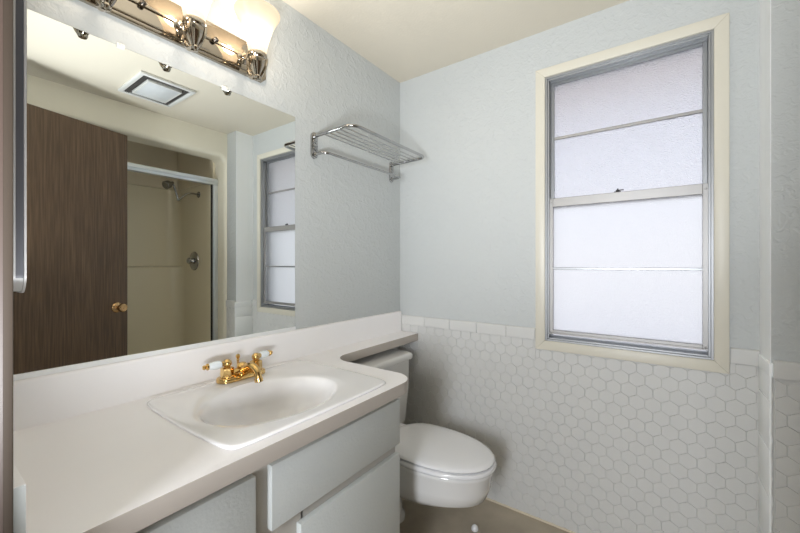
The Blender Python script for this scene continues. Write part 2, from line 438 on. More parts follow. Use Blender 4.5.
# ------------------------------------------------------------------ window
win = bpy.data.objects.new('window_1', None); COL.objects.link(win); win.location = (1.13, 0, 0.84); win['kind'] = 'structure'
win['label'] = 'aluminium single-hung window with obscured glass panes and cream casing'
TX0, TX1, TZ0, TZ1 = 0.7925, 1.470, 0.802, 2.106
b = NB()
w = 0.042; d = -0.014
def strip(bm, pts, y0, y1):
    """mitred board: quad outline in (x,z) extruded in y with eased edges"""
    t = bmesh.new(); vs = [t.verts.new((x, y0, z)) for x, z in pts]; f = t.faces.new(vs)
    e = bmesh.ops.extrude_face_region(t, geom=[f])
    for v in e['geom']:
        if isinstance(v, bmesh.types.BMVert): v.co.y = y1
    bmesh.ops.recalc_face_normals(t, faces=t.faces[:])
    bmesh.ops.bevel(t, geom=t.edges[:], offset=0.0015, segments=2, profile=0.5, affect='EDGES'); merge(bm, t)
g_ = 0.0004
strip(b, [(TX0, TZ1), (TX1, TZ1), (TX1-w, TZ1-w), (TX0+w, TZ1-w)], d, 0.004)
strip(b, [(TX0, TZ0), (TX1, TZ0), (TX1-w, TZ0+w), (TX0+w, TZ0+w)], d, 0.004)
strip(b, [(TX0, TZ0), (TX0, TZ1), (TX0+w, TZ1-w), (TX0+w, TZ0+w)], d, 0.004)
strip(b, [(TX1, TZ0), (TX1, TZ1), (TX1-w, TZ1-w), (TX1-w, TZ0+w)], d, 0.004)
obj('casing', b, 'trim', win)
# outer aluminium frame: stepped channels
AX0, AX1, AZ0, AZ1 = TX0+w, TX1-w, TZ0+w, TZ1-w
b = NB()
def ring(bm, x0, x1, z0, z1, t_, y0, y1, bev=0.0008):
    box(bm, x0, x0+t_, y0, y1, z0, z1, bev, 1); box(bm, x1-t_, x1, y0, y1, z0, z1, bev, 1)
    box(bm, x0+t_, x1-t_, y0, y1, z1-t_, z1, bev, 1); box(bm, x0+t_, x1-t_, y0, y1, z0, z0+t_, bev, 1)
ring(b, AX0, AX1, AZ0, AZ1, 0.008, -0.006, 0.075)
ring(b, AX0+0.008, AX1-0.008, AZ0+0.008, AZ1-0.008, 0.007, 0.002, 0.012)
ring(b, AX0+0.008, AX1-0.008, AZ0+0.008, AZ1-0.008, 0.006, 0.034, 0.040)
ring(b, AX0+0.008, AX1-0.008, AZ0+0.008, AZ1-0.008, 0.009, 0.062, 0.070)
obj('frame', b, 'alu', win)
# upper sash, set back
ux0, ux1 = AX0+0.014, AX1-0.014
b = NB()
uz0, uz1 = 1.462, AZ1-0.012
box(b, ux0, ux0+0.014, 0.044, 0.062, uz0, uz1, 0.001, 1); box(b, ux1-0.014, ux1, 0.044, 0.062, uz0, uz1, 0.001, 1)
box(b, ux0+0.014, ux1-0.014, 0.044, 0.062, uz1-0.014, uz1, 0.001, 1); box(b, ux0+0.014, ux1-0.014, 0.044, 0.062, uz0, uz0+0.03, 0.001, 1)
us = obj('upper_sash', b, 'alu', win)
b = NB(); box(b, ux0+0.012, ux1-0.012, 0.051, 0.055, uz0+0.028, 1.788); box(b, ux0+0.012, ux1-0.012, 0.051, 0.055, 1.790, uz1-0.012); obj('pane', b, 'pebble', us)
b = NB(); box(b, ux0+0.013, ux1-0.013, 0.046, 0.060, 1.783, 1.796, 0.001, 1); obj('muntin', b, 'alulight', us)
# lower sash, in front
lx0, lx1 = AX0+0.012, AX1-0.012
lz0, lz1 = AZ0+0.030, 1.503
b = NB()
box(b, lx0, lx0+0.018, 0.014, 0.033, lz0, lz1, 0.001, 1); box(b, lx1-0.018, lx1, 0.014, 0.033, lz0, lz1, 0.001, 1)
box(b, lx0+0.018, lx1-0.018, 0.012, 0.034, lz1-0.040, lz1, 0.0015, 1)
box(b, lx0+0.018, lx1-0.018, 0.012, 0.034, lz0, lz0+0.020, 0.0015, 1); box(b, lx0, lx1, 0.006, 0.014, lz0+0.001, lz0+0.008, 0.001, 1)
for x in (lx0+0.009, lx1-0.009):
    for z in (lz1-0.02, lz0+0.012): lathe(b, [(0.004, 0), (0.003, 0.002), (0.0, 0.0028)], (x, 0.013, z), (0, -1, 0), 10)
ls = obj('lower_sash', b, 'alulight', win)
b = NB(); box(b, lx0+0.016, lx1-0.016, 0.021, 0.025, lz0+0.018, 1.1785); box(b, lx0+0.016, lx1-0.016, 0.021, 0.025, 1.180, lz1-0.038); obj('pane', b, 'frost', ls)
b = NB(); box(b, lx0+0.017, lx1-0.017, 0.015, 0.031, 1.173, 1.184, 0.001, 1); obj('muntin', b, 'alu', ls)
b = NB(); cx_ = (lx0+lx1)/2-0.01
box(b, cx_-0.012, cx_+0.012, 0.014, 0.032, lz1, lz1+0.004, 0.001, 1); lathe(b, [(0.007, 0), (0.007, 0.006), (0.003, 0.008), (0.003, 0.012), (0, 0.0125)], (cx_, 0.024, lz1+0.004), (0, 0, 1), 12)
box(b, cx_-0.002, cx_+0.022, 0.020, 0.027, lz1+0.007, lz1+0.011, 0.001, 1)
obj('latch', b, 'darkclip', ls)

# ------------------------------------------------------------------ countertop, backsplash
CT = 0.80; TC = 0.040; CF = 0.567; YL = YE+0.001
y_end = -0.688; ledge = 0.137
outl = [(0.001, YL), (CF, YL)] + arc(CF-0.085, y_end-0.085, 0.085, 0, PI/2, 12) + arc(ledge+0.085, y_end+0.085, 0.085, -PI/2, -PI, 12) + [(ledge, -0.012), (0.001, -0.012)]
# hole under the sink
hole = [(0.292+0.205*math.cos(2*PI*i/40), -1.08+0.245*math.sin(2*PI*i/40)) for i in range(40)]
def slab_with_hole(outer_, hole_, z0, z1):
    t = bmesh.new(); ed = []
    for loop in (outer_, hole_):
        vs = [t.verts.new((x, y, z1)) for x, y in loop]
        ed += [t.edges.new((vs[i], vs[(i+1) % len(vs)])) for i in range(len(vs))]
    bmesh.ops.triangle_fill(t, use_beauty=True, use_dissolve=False, edges=ed, normal=(0, 0, 1))
    top = t.faces[:]
    e = bmesh.ops.extrude_face_region(t, geom=top)
    for v in e['geom']:
        if isinstance(v, bmesh.types.BMVert): v.co.z = z0
    bmesh.ops.recalc_face_normals(t, faces=t.faces[:])
    return t
ct = thing('countertop', (0.28, -1.1, CT-TC), 'off-white laminate vanity countertop whose narrow ledge runs over the toilet tank', 'countertop')
t = slab_with_hole(outl, hole, CT-TC, CT); b = NB(); merge(b, t)
b.faces.ensure_lookup_table(); bmesh.ops.recalc_face_normals(b, faces=b.faces[:])
for f in b.faces:
    if abs(f.normal.z) < 0.5: f.material_index = 1
obj('top', b, ['counter', 'counter_edge'], ct, smooth=True)
b = NB(); r = 0.009
prof = [(0.001, CT), (0.019, CT), (0.019, 0.919-r)] + [(0.019-r+r*math.cos(k/6*PI/2), 0.919-r+r*math.sin(k/6*PI/2)) for k in range(1, 7)] + [(0.001, 0.919)]
# small cove where splash meets top
prof = [(0.001, CT), (0.026, CT), (0.0215, CT+0.0015), (0.0195, CT+0.006)] + prof[2:]
loft(b, [[(x, y, z) for x, z in prof] for y in (YL, -0.012)]); obj('backsplash', b, 'counter', ct)
b = NB(); box(b, 0.0195, CF-0.002, YL, YL+0.030, CT, 0.901, 0.002, 2)
b.faces.ensure_lookup_table()
for f in b.faces:
    if f.calc_center_median().x > CF-0.0025: f.material_index = 1  # shade on the front end face put in as a greyer colour
obj('side_splash', b, ['counter', 'panel'], ct)

# ------------------------------------------------------------------ vanity cabinet
vc = thing('vanity_cabinet', (0.26, -1.2, 0), 'pale painted vanity cabinet with flat grey-white fronts below the sink', 'cabinet')
VE = -0.748; FX = 0.515
b = NB(); box(b, 0.003, FX-0.018, VE-0.016, VE, 0.0, CT-TC-0.001); obj('side_panel', b, 'panel', vc)
b = NB(); box(b, 0.003, FX-0.018, YE+0.002, YE+0.018, 0.0, CT-TC-0.001); obj('side_panel', b, 'panel', vc)
b = NB()
box(b, FX-0.018, FX, YE+0.002, VE, 0.712, CT-TC-0.001); box(b, FX-0.018, FX, YE+0.002, VE, 0.09, 0.125)
for y0, y1 in ((YE+0.002, YE+0.05), (-1.335, -1.150), (VE-0.03, VE)): box(b, FX-0.018, FX, y0, y1, 0.125, 0.712)
box(b, FX-0.018, FX, -1.155, VE-0.03, 0.525, 0.60); box(b, FX-0.10, FX-0.085, YE+0.002, VE-0.016, 0.0, 0.09)
obj('face_frame', b, 'cabframe', vc)
b = NB(); box(b, FX, FX+0.019, -1.254, VE+0.003, 0.578, 0.731, 0.0022, 2); obj('drawer_front', b, 'panel', vc)
b = NB(); box(b, FX, FX+0.019, -1.170, VE+0.003, 0.11, 0.545, 0.0022, 2); obj('door', b, 'panel', vc)
b = NB(); box(b, FX, FX+0.019, YE+0.02, -1.294, 0.11, 0.727, 0.0022, 2); obj('door', b, 'panel', vc)
b = NB(); box(b, 0.003, FX-0.02, YE+0.018, VE-0.016, 0.09, 0.105); obj('cabinet_floor', b, 'cabframe', vc)

# ------------------------------------------------------------------ sink
sink = thing('sink', (0.30, -1.08, CT), 'white oval-bowl drop-in sink set in the countertop', 'sink')
NS = 96; bcx, bcy, ba, bb = 0.335, -1.108, 0.155, 0.205
def sink_outline(th):
    """rounded rectangle with gently bowed sides, polar about the bowl centre"""
    x0, x1, y0, y1 = 0.066, 0.531, -1.350, -0.801
    c, s = math.cos(th), math.sin(th)
    cx0, cy0 = (x0+x1)/2, (y0+y1)/2; a, h = (x1-x0)/2, (y1-y0)/2
    dx, dy = bcx-cx0, bcy-cy0; lo, hi = 0.0, 1.0
    for _ in range(40):
        mid = (lo+hi)/2; px, py = (dx+c*mid)/a, (dy+s*mid)/h
        k = 18
        # bowed: the side in y swells in the middle
        py_ = py/(1+0.035*(1-min(1, abs(px))**2)); px_ = px/(1+0.02*(1-min(1, abs(py))**2))
        if abs(px_)**k + abs(py_)**k < 1: lo = mid
        else: hi = mid
    return lo
b = NB(); rings = []
prof_r = []
for i in range(1):
    pass
th = [2*PI*i/NS for i in range(NS)]
# make sure corners are sampled: add the corner directions
def ring_pts(fr, z, kind):
    out = []
    for a in th:
        if kind == 'outer':
            r = sink_outline(a) - fr
            out.append((bcx+math.cos(a)*r, bcy+math.sin(a)*r, z))
        elif kind == 'bowl':
            out.append((bcx+ba*fr*math.cos(a), bcy+bb*fr*math.sin(a), z))
    return out
th = sorted(set([2*PI*i/NS for i in range(NS)] + [math.atan2(y-bcy, x-bcx) % (2*PI) + dd for x in (0.066, 0.531) for y in (-1.352, -0.797) for dd in (-0.03, -0.015, 0, 0.015, 0.03)]))
def blend(f, z):
    """between outer rim (f=0) and bowl rim (f=1)"""
    out = []
    for a in th:
        ro = sink_outline(a)-0.012; p = Vector((bcx+math.cos(a)*ro, bcy+math.sin(a)*ro)); q_ = Vector((bcx+ba*1.03*math.cos(a), bcy+bb*1.03*math.sin(a)))
        v = p.lerp(q_, f)
        out.append((v.x, v.y, z))
    return out
rings = [ring_pts(0.003, CT+0.0003, 'outer'), ring_pts(0.0, CT+0.002, 'outer'), ring_pts(0.0006, CT+0.0055, 'outer'), ring_pts(0.003, CT+0.0078, 'outer'), ring_pts(0.007, CT+0.0085, 'outer'), ring_pts(0.012, CT+0.0086, 'outer'),
         blend(0.25, CT+0.0082), blend(0.5, CT+0.0078), blend(0.75, CT+0.0075)]
for fr, z in ((1.03, 0.0065), (1.0, 0.004), (0.97, -0.002), (0.93, -0.014), (0.88, -0.033), (0.81, -0.058), (0.72, -0.083), (0.60, -0.105), (0.46, -0.121), (0.30, -0.131), (0.14, -0.136)):
    rings.append(ring_pts(fr, CT+z, 'bowl'))
loft(b, rings, False, True)
# raised deck at the back that carries the faucet, with a soft step down towards the bowl
for v in b.verts:
    if v.co.z > CT+0.006 and v.co.x < 0.30:
        e = min(1, max(0, (0.215-v.co.x)/0.05)); wy = min(1, max(0, (0.235-abs(v.co.y+1.085))/0.10))
        v.co.z += 0.006*e*e*(3-2*e)*wy*(1 if v.co.x > 0.085 else max(0, (v.co.x-0.07)/0.015))
obj('basin', b, 'sink', sink, ang=0.9)
b = NB(); lathe(b, [(0.022, 0), (0.022, 0.004), (0.016, 0.0055), (0.014, 0.003), (0.0, 0.003)], (bcx, bcy, CT-0.137), (0, 0, 1), 24); obj('drain', b, 'gold', sink)

# ------------------------------------------------------------------ faucet
FXc, FY = 0.112, -1.077; FZ = CT+0.0165
fa = thing('faucet', (FXc, FY, FZ), 'polished brass sink faucet with white porcelain lever handles', 'faucet')
b = NB()
ol = arc(FXc, FY+0.052, 0.031, 0, PI, 12) + arc(FXc, FY-0.054, 0.031, PI, 2*PI, 12)
prism(b, ol, FZ-0.001, FZ+0.013, 0.005, 3)
tube(b, [(FXc, FY-0.05, FZ+0.016), (FXc, FY, FZ+0.022), (FXc, FY+0.05, FZ+0.016)], [0.012, 0.016, 0.012], 14)
obj('base', b, 'gold', fa)
b = NB()
lathe(b, [(0.020, 0), (0.021, 0.006), (0.016, 0.012), (0.015, 0.02), (0.018, 0.026), (0.014, 0.034), (0.009, 0.037)], (FXc, FY, FZ+0.012), (0, 0, 1), 24)
pts = fillet_path([(FXc+0.002, FY, FZ+0.022), (FXc+0.045, FY, FZ+0.046), (FXc+0.088, FY, FZ+0.040), (FXc+0.098, FY, FZ+0.004)], 0.022, 6)
k = len(pts); tube(b, pts, [0.014-0.003*i/(k-1) for i in range(k)], 16)
lathe(b, [(0.0115, 0), (0.0135, 0.002), (0.0135, 0.012), (0.0115, 0.014)], (FXc+0.0985, FY, FZ+0.0), (-0.25, 0, 1), 20)
obj('spout', b, 'gold', fa)
def handle(y, ang):
    bmv = NB(); z0 = FZ+0.012
    lathe(bmv, [(0.021, 0), (0.021, 0.003), (0.0185, 0.005), (0.0175, 0.008)], (FXc, y, z0), (0, 0, 1), 24)
    lathe(bmv, [(0.021, 0.007), (0.020, 0.030), (0.013, 0.034)], (FXc, y, z0), (0, 0, 1), 6)
    lathe(bmv, [(0.010, 0.031), (0.009, 0.035), (0.0135, 0.040), (0.0145, 0.046), (0.0125, 0.052), (0.007, 0.057), (0.0, 0.0585)], (FXc, y, z0), (0, 0, 1), 20)
    dx, dy = math.cos(ang), math.sin(ang); c = Vector((FXc, y, z0+0.046))
    dv = Vector((dx, dy, -0.03)).normalized()
    lathe(bmv, [(0.008, 0.010), (0.0085, 0.018), (0.0065, 0.021)], tuple(c), tuple(dv), 16)
    h = obj('handle', bmv, 'gold', fa)
    bmv = NB(); lathe(bmv, [(0.008, 0.017), (0.0115, 0.020), (0.0135, 0.032), (0.013, 0.042), (0.010, 0.052), (0.007, 0.057)], tuple(c), tuple(dv), 18)
    obj('lever', bmv, 'lever', h)['label'] = 'white porcelain lever'
    bmv = NB(); lathe(bmv, [(0.008, 0.055), (0.0105, 0.057), (0.0105, 0.062), (0.006, 0.065), (0.008, 0.069), (0.005, 0.074), (0.0, 0.075)], tuple(c), tuple(dv), 16)
    obj('tip', bmv, 'gold', h)
handle(FY-0.052, math.radians(-100))
handle(FY+0.052, math.radians(100))
b = NB()
lathe(b, [(0.010, 0), (0.006, 0.006), (0.0035, 0.012), (0.0035, 0.040), (0.006, 0.043), (0.0035, 0.047), (0.0065, 0.052), (0.0075, 0.057), (0.005, 0.062), (0.0, 0.064)], (FXc-0.026, FY, FZ+0.010), (0, 0, 1), 16)
obj('lift_rod', b, 'gold', fa)

# ------------------------------------------------------------------ mirror
mir = thing('wall_mirror', (0, -1.18, 0.92), 'large frameless wall mirror above the vanity backsplash', 'mirror')
b = NB(); box(b, 0.0005, 0.0055, YE+0.002, -0.773, 0.925, 1.825, 0.0008, 1); obj('glass', b, 'mirror', mir)
b = NB(); box(b, 0.0005, 0.0085, YE+0.002, -0.772, 0.9195, 0.925); box(b, 0.006, 0.0085, YE+0.002, -0.772, 0.925, 0.933, 0.0006, 1); obj('bottom_channel', b, 'channel', mir)
for y in (-1.386, -1.080):
    b = NB(); box(b, 0.0005, 0.010, y-0.010, y+0.010, 1.817, 1.832, 0.002, 2); lathe(b, [(0.004, 0), (0.003, 0.002), (0, 0.0025)], (0.010, y, 1.828), (1, 0, 0), 10); obj('clip', b, 'clearclip', mir)['label'] = 'clear plastic clip on top edge'

# ------------------------------------------------------------------ vanity light
vl = thing('vanity_light', (0, -1.23, 1.965), 'polished nickel three-lamp vanity light bar with frosted bell shades', 'light fixture')
LY0, LY1, LZ0, LZ1 = -1.542, -0.918, 1.905, 2.030
b = NB()
def plate(bm, y0, y1, z0, z1, c, x0, x1, bev):
    t = bmesh.new(); P = [(y0+c, z0), (y1-c, z0), (y1, z0+c), (y1, z1-c), (y1-c, z1), (y0+c, z1), (y0, z1-c), (y0, z0+c)]
    vs = [t.verts.new((x0, y, z)) for y, z in P]; f = t.faces.new(vs); e = bmesh.ops.extrude_face_region(t, geom=[f])
    for v in e['geom']:
        if isinstance(v, bmesh.types.BMVert): v.co.x = x1
    bmesh.ops.recalc_face_normals(t, faces=t.faces[:])
    ed = [ee for ee in t.edges if abs(ee.verts[0].co.x-x1) < 1e-6 and abs(ee.verts[1].co.x-x1) < 1e-6]
    bmesh.ops.bevel(t, geom=ed, offset=bev, segments=3, profile=0.5, affect='EDGES'); merge(bm, t)
plate(b, LY0, LY1, LZ0, LZ1, 0.016, 0.0005, 0.014, 0.004)
plate(b, LY0+0.012, LY1-0.012, LZ0+0.012, LZ1-0.012, 0.012, 0.013, 0.019, 0.003)
box(b, 0.018, 0.024, LY0+0.02, LY1-0.02, 1.961, 1.975, 0.002, 2)
obj('backplate', b, 'nickel', vl, ang=0.4)
for y in (-1.339, -1.125):
    b = NB(); lathe(b, [(0.004, 0), (0.004, 0.008), (0.0085, 0.010), (0.0085, 0.016), (0.004, 0.021), (0, 0.0215)], (0.019, y, 1.966), (1, 0, 0), 16); obj('finial', b, 'darknickel', vl)
LX = 0.105
for y in (-1.447, -1.228, -1.015):
    b = NB()
    lathe(b, [(0.026, 0), (0.026, 0.004), (0.014, 0.008), (0.012, 0.010)], (0.018, y, 1.962), (1, 0, 0), 24)
    pts = fillet_path([(0.02, y, 1.962), (0.050, y, 1.952), (0.060, y, 1.872), (LX-0.012, y, 1.868)], 0.024, 6)
    tube(b, pts, 0.0095, 14)
    ar = obj('arm', b, 'nickel', vl)
    b = NB()
    # collar that grips the glass and the four straps beneath it
    lathe(b, [(0.0275, 1.924), (0.0310, 1.924), (0.0335, 1.928), (0.0335, 1.941), (0.0315, 1.944), (0.0275, 1.941)], (LX, y, 0), (0, 0, 1), 32, False, False)
    lathe(b, [(0.030, 1.930), (0.029, 1.914), (0.024, 1.894), (0.015, 1.876), (0.0115, 1.868), (0.013, 1.862), (0.010, 1.855), (0.0, 1.852)], (LX, y, 0), (0, 0, 1), 32, True, False)
    for k4 in range(4):
        a = PI/4 + k4*PI/2; c, s = math.cos(a), math.sin(a)
        P = [(LX+c*r_, y+s*r_, z_) for r_, z_ in ((0.032, 1.930), (0.0315, 1.914), (0.0265, 1.893), (0.017, 1.875), (0.011, 1.866))]
        tube(b, P, 0.0042, 8)
    obj('holder', b, 'nickel', ar)
    # bell shade: opens upwards, rounded lip
    b = NB()
    outp = [(0.0275, 1.929), (0.0290, 1.945), (0.0335, 1.972), (0.041, 2.003), (0.0515, 2.035), (0.063, 2.062), (0.072, 2.077), (0.0765, 2.085), (0.077, 2.0895)]
    inp = [(0.0715, 2.0895), (0.068, 2.079), (0.060, 2.064), (0.049, 2.040), (0.039, 2.012), (0.031, 1.985), (0.026, 1.962)]
    lathe(b, outp, (LX, y, 0), (0, 0, 1), 40, False, False)
    sh = obj('lamp_shade', b, 'shade', vl); sh['label'] = 'frosted glass bell shade, lit'
    ld = bpy.data.lights.new('vanity_bulb_light', 'POINT'); ld.energy = LAMP_W; ld.color = (1.0, 0.93, 0.84); ld.shadow_soft_size = 0.022
    lo = bpy.data.objects.new('vanity_bulb_light', ld); COL.objects.link(lo); lo.location = (LX, y, 2.012)

# ------------------------------------------------------------------ towel rack
tr = thing('towel_rack', (0, -0.375, 1.73), 'chrome hotel towel shelf with a lower bar on the wall beside the window corner', 'towel rack')
RA, RB = -0.668, -0.092
for y in (RA, RB):
    b = NB(); ol = arc(y, 1.772, 0.0185, 0, PI, 8) + arc(y, 1.690, 0.0185, PI, 2*PI, 8)
    t = bmesh.new(); vs = [t.verts.new((0.0005, p[0], p[1])) for p in ol]; f = t.faces.new(vs); e = bmesh.ops.extrude_face_region(t, geom=[f])
    for v in e['geom']:
        if isinstance(v, bmesh.types.BMVert): v.co.x = 0.009
    bmesh.ops.recalc_face_normals(t, faces=t.faces[:]); bmesh.ops.bevel(t, geom=[ee for ee in t.edges if ee.verts[0].co.x > .008 and ee.verts[1].co.x > .008], offset=0.003, segments=2, profile=0.5, affect='EDGES'); merge(b, t)
    for z in (1.772, 1.690): lathe(b, [(0.011, 0.008), (0.011, 0.016), (0.008, 0.018)], (0, y, z), (1, 0, 0), 18)
    for k3 in range(3): box(b, 0.009, 0.0125, y-0.011, y+0.011, 1.712+k3*0.016, 1.720+k3*0.016, 0.001, 1)
    obj('wall_plate', b, 'chrome', tr)
b = NB(); SXR = 0.238
tube(b, fillet_path([(0.01, RA, 1.772), (SXR, RA, 1.776), (SXR, RB, 1.776), (0.01, RB, 1.772)], 0.045, 8), 0.0075, 14); obj('shelf_rail', b, 'chrome', tr)
for k5 in range(5):
    x = 0.060+k5*0.033; b = NB(); tube(b, [(x, RA, 1.773), (x, RB, 1.773)], 0.0034, 8); obj('shelf_wire', b, 'chrome', tr)
b = NB(); tube(b, fillet_path([(0.01, RA, 1.690), (0.075, RA, 1.690), (0.075, RB, 1.690), (0.01, RB, 1.690)], 0.03, 8), 0.0062, 12); obj('lower_bar', b, 'chrome', tr)

# ------------------------------------------------------------------ medicine cabinet on the end wall
mc = thing('medicine_cabinet', (0.28, YE, 1.15), 'chrome-edged medicine cabinet seen edge-on above the counter at the left', 'medicine cabinet')
b = NB(); box(b, 0.04, 0.44, YE, YE+0.033, 1.165, 1.90, 0.003, 2); obj('body', b, 'channel', mc)
def rrect(x0, x1, z0, z1, r):
    return arc(x1-r, z1-r, r, 0, PI/2, 8) + arc(x0+r, z1-r, r, PI/2, PI, 8) + arc(x0+r, z0+r, r, PI, 1.5*PI, 8) + arc(x1-r, z0+r, r, 1.5*PI, 2*PI, 8)
b = NB(); y0, y1 = YE+0.033, YE+0.048
A = rrect(0.032, 0.45, 1.152, 1.91, 0.03); Bq = rrect(0.035, 0.447, 1.155, 1.907, 0.027)
# chrome rim with a shallow groove round its edge
loft(b, [[(x, y0, z) for x, z in A], [(x, y0+0.0028, z) for x, z in A], [(x, y0+0.0032, z) for x, z in Bq], [(x, y1-0.0032, z) for x, z in Bq], [(x, y1-0.0028, z) for x, z in A], [(x, y1, z) for x, z in A]], True, True)
b.faces.ensure_lookup_table()
for f in b.faces:
    c = f.calc_center_median()
    if y0+0.004 < c.y < y1-0.004 and c.z > 1.175: f.material_index = 1
md = obj('door', b, ['alulight', 'groove'], mc)
b = NB(); C2 = rrect(0.040, 0.442, 1.160, 1.902, 0.024)
loft(b, [[(x, y1, z) for x, z in C2], [(x, y1+0.0015, z) for x, z in C2]]); obj('mirror_panel', b, 'mirror', md)

# ------------------------------------------------------------------ toilet
TY = -0.385
to = thing('toilet', (0.35, TY, 0), 'white two-piece toilet with closed lid standing beside the vanity cabinet', 'toilet')
def egg(x0, x1, hw, z, bl=0.42, n=48, sq=2.3):
    """egg outline: blunt back at x0, rounder front at x1"""
    xc = x0+(x1-x0)*bl; out = []
    for i in range(n):
        a = 2*PI*i/n; c, s = math.cos(a), math.sin(a)
        ax = (x1-xc) if c > 0 else (xc-x0)
        e = 2/2.12 if c > 0 else 2/2.6
        out.append((xc+ax*math.copysign(abs(c)**e, c), TY-0.005+hw*math.copysign(abs(s)**e, s), z))
    return out
b = NB()
rings = [egg(0.06, 0.295, 0.082, 0.0), egg(0.06, 0.295, 0.082, 0.018), egg(0.07, 0.28, 0.074, 0.035), egg(0.07, 0.28, 0.072, 0.10), egg(0.08, 0.31, 0.078, 0.15), egg(0.10, 0.46, 0.105, 0.192), egg(0.15, 0.62, 0.145, 0.222),
         egg(0.19, 0.700, 0.164, 0.258), egg(0.20, 0.716, 0.169, 0.30), egg(0.20, 0.722, 0.171, 0.35), egg(0.20, 0.726, 0.174, 0.360), egg(0.20, 0.727, 0.175, 0.368), egg(0.20, 0.722, 0.172, 0.375)]
loft(b, rings); box(b, 0.03, 0.26, TY-0.13, TY+0.13, 0.285, 0.352, 0.018, 3)
obj('bowl', b, 'porcelain', to, ang=0.9)
b = NB(); loft(b, [egg(0.235, 0.728, 0.170, 0.3755), egg(0.232, 0.735, 0.175, 0.379), egg(0.231, 0.737, 0.1765, 0.386), egg(0.234, 0.733, 0.173, 0.3935), egg(0.24, 0.722, 0.165, 0.3955)])
obj('seat', b, 'seat', to, ang=0.9)
b = NB(); loft(b, [egg(0.245, 0.718, 0.162, 0.3975), egg(0.242, 0.727, 0.169, 0.400), egg(0.240, 0.730, 0.172, 0.405), egg(0.242, 0.727, 0.169, 0.4105), egg(0.25, 0.712, 0.160, 0.4145), egg(0.28, 0.66, 0.125, 0.418), egg(0.34, 0.56, 0.06, 0.4195)])
ld_ = obj('lid', b, 'seat', to, ang=0.9)
for s in (-1, 1):
    b = NB(); box(b, 0.212, 0.252, TY-0.005+s*0.075-0.02, TY-0.005+s*0.075+0.02, 0.372, 0.408, 0.006, 3); obj('hinge', b, 'seat', to)
def rr(x0, x1, y0, y1, r, z, n=6):
    return [(p[0], p[1], z) for p in arc(x1-r, y1-r, r, 0, PI/2, n) + arc(x0+r, y1-r, r, PI/2, PI, n) + arc(x0+r, y0+r, r, PI, 1.5*PI, n) + arc(x1-r, y0+r, r, 1.5*PI, 2*PI, n)]
b = NB(); hw = 0.236
loft(b, [rr(0.030, 0.150, TY-hw+0.05, TY+hw-0.05, 0.035, 0.345), rr(0.018, 0.166, TY-hw+0.022, TY+hw-0.022, 0.04, 0.355), rr(0.014, 0.172, TY-hw+0.012, TY+hw-0.012, 0.04, 0.375), rr(0.012, 0.184, TY-hw, TY+hw, 0.04, 0.55), rr(0.012, 0.186, TY-hw, TY+hw, 0.04, 0.694)])
obj('tank', b, 'porcelain', to, ang=0.9)
b = NB(); h2 = hw+0.012
loft(b, [rr(0.008, 0.192, TY-h2+0.004, TY+h2-0.004, 0.038, 0.6945), rr(0.006, 0.200, TY-h2, TY+h2, 0.042, 0.699), rr(0.006, 0.201, TY-h2, TY+h2, 0.042, 0.716), rr(0.008, 0.196, TY-h2+0.004, TY+h2-0.004, 0.04, 0.7235), rr(0.016, 0.184, TY-h2+0.016, TY+h2-0.016, 0.036, 0.7275)])
obj('tank_lid', b, 'porcelain', to, ang=0.9)
for s in (-1, 1):
    b = NB(); lathe(b, [(0.016, 0.0), (0.016, 0.006), (0.012, 0.016), (0.005, 0.021), (0.0, 0.022)], (0.588 if s > 0 else 0.30, TY-0.005+s*0.15, 0.0), (0, 0, 1), 18); obj('bolt_cap', b, 'seat', to)

# ------------------------------------------------------------------ exhaust fan light in the ceiling
fv = thing('exhaust_fan', (1.29, -0.81, HC), 'rectangular ceiling exhaust fan with lens, reflected in the mirror', 'exhaust fan')
vx0, vx1, vy0, vy1 = 1.105, 1.475, -0.965, -0.668
b = NB(); fr = 0.028
def hring(bm, x0, x1, y0, y1, t_, z0, z1, bev):
    box(bm, x0, x0+t_, y0, y1, z0, z1, bev, 2); box(bm, x1-t_, x1, y0, y1, z0, z1, bev, 2)
    box(bm, x0+t_, x1-t_, y0, y0+t_, z0, z1, bev, 2); box(bm, x0+t_, x1-t_, y1-t_, y1, z0, z1, bev, 2)
hring(b, vx0, vx1, vy0, vy1, 0.022, HC-0.016, HC-0.0005, 0.003)
hring(b, vx0+0.062, vx1-0.062, vy0+0.055, vy1-0.055, 0.012, HC-0.022, HC-0.004, 0.002)
obj('grille_frame', b, 'ventgrey', fv)
b = NB(); box(b, vx0+0.02, vx1-0.02, vy0+0.02, vy1-0.02, HC-0.006, HC-0.0005); obj('housing', b, 'ventdark', fv)
for ya in (vy0+0.030, vy1-0.051):
    b = NB()
    box(b, vx0+0.0225, vx1-0.0225, ya, ya+0.021, HC-0.0075, HC-0.0062)
    for k in range(3): box(b, vx0+0.0225, vx1-0.0225, ya+k*0.009, ya+0.003+k*0.009, HC-0.014, HC-0.007)
    obj('louvre', b, 'ventdark', fv)
b = NB(); lx_0, lx_1, ly_0, ly_1 = vx0+0.073, vx1-0.073, vy0+0.066, vy1-0.066
loft(b, [[(lx_0, ly_0, HC-0.006), (lx_1, ly_0, HC-0.006), (lx_1, ly_1, HC-0.006), (lx_0, ly_1, HC-0.006)], [(lx_0, ly_0, HC-0.022), (lx_1, ly_0, HC-0.022), (lx_1, ly_1, HC-0.022), (lx_0, ly_1, HC-0.022)],
         [(lx_0+0.03, ly_0+0.03, HC-0.036), (lx_1-0.03, ly_0+0.03, HC-0.036), (lx_1-0.03, ly_1-0.03, HC-0.036), (lx_0+0.03, ly_1-0.03, HC-0.036)]])
obj('lens', b, 'ventlens', fv)

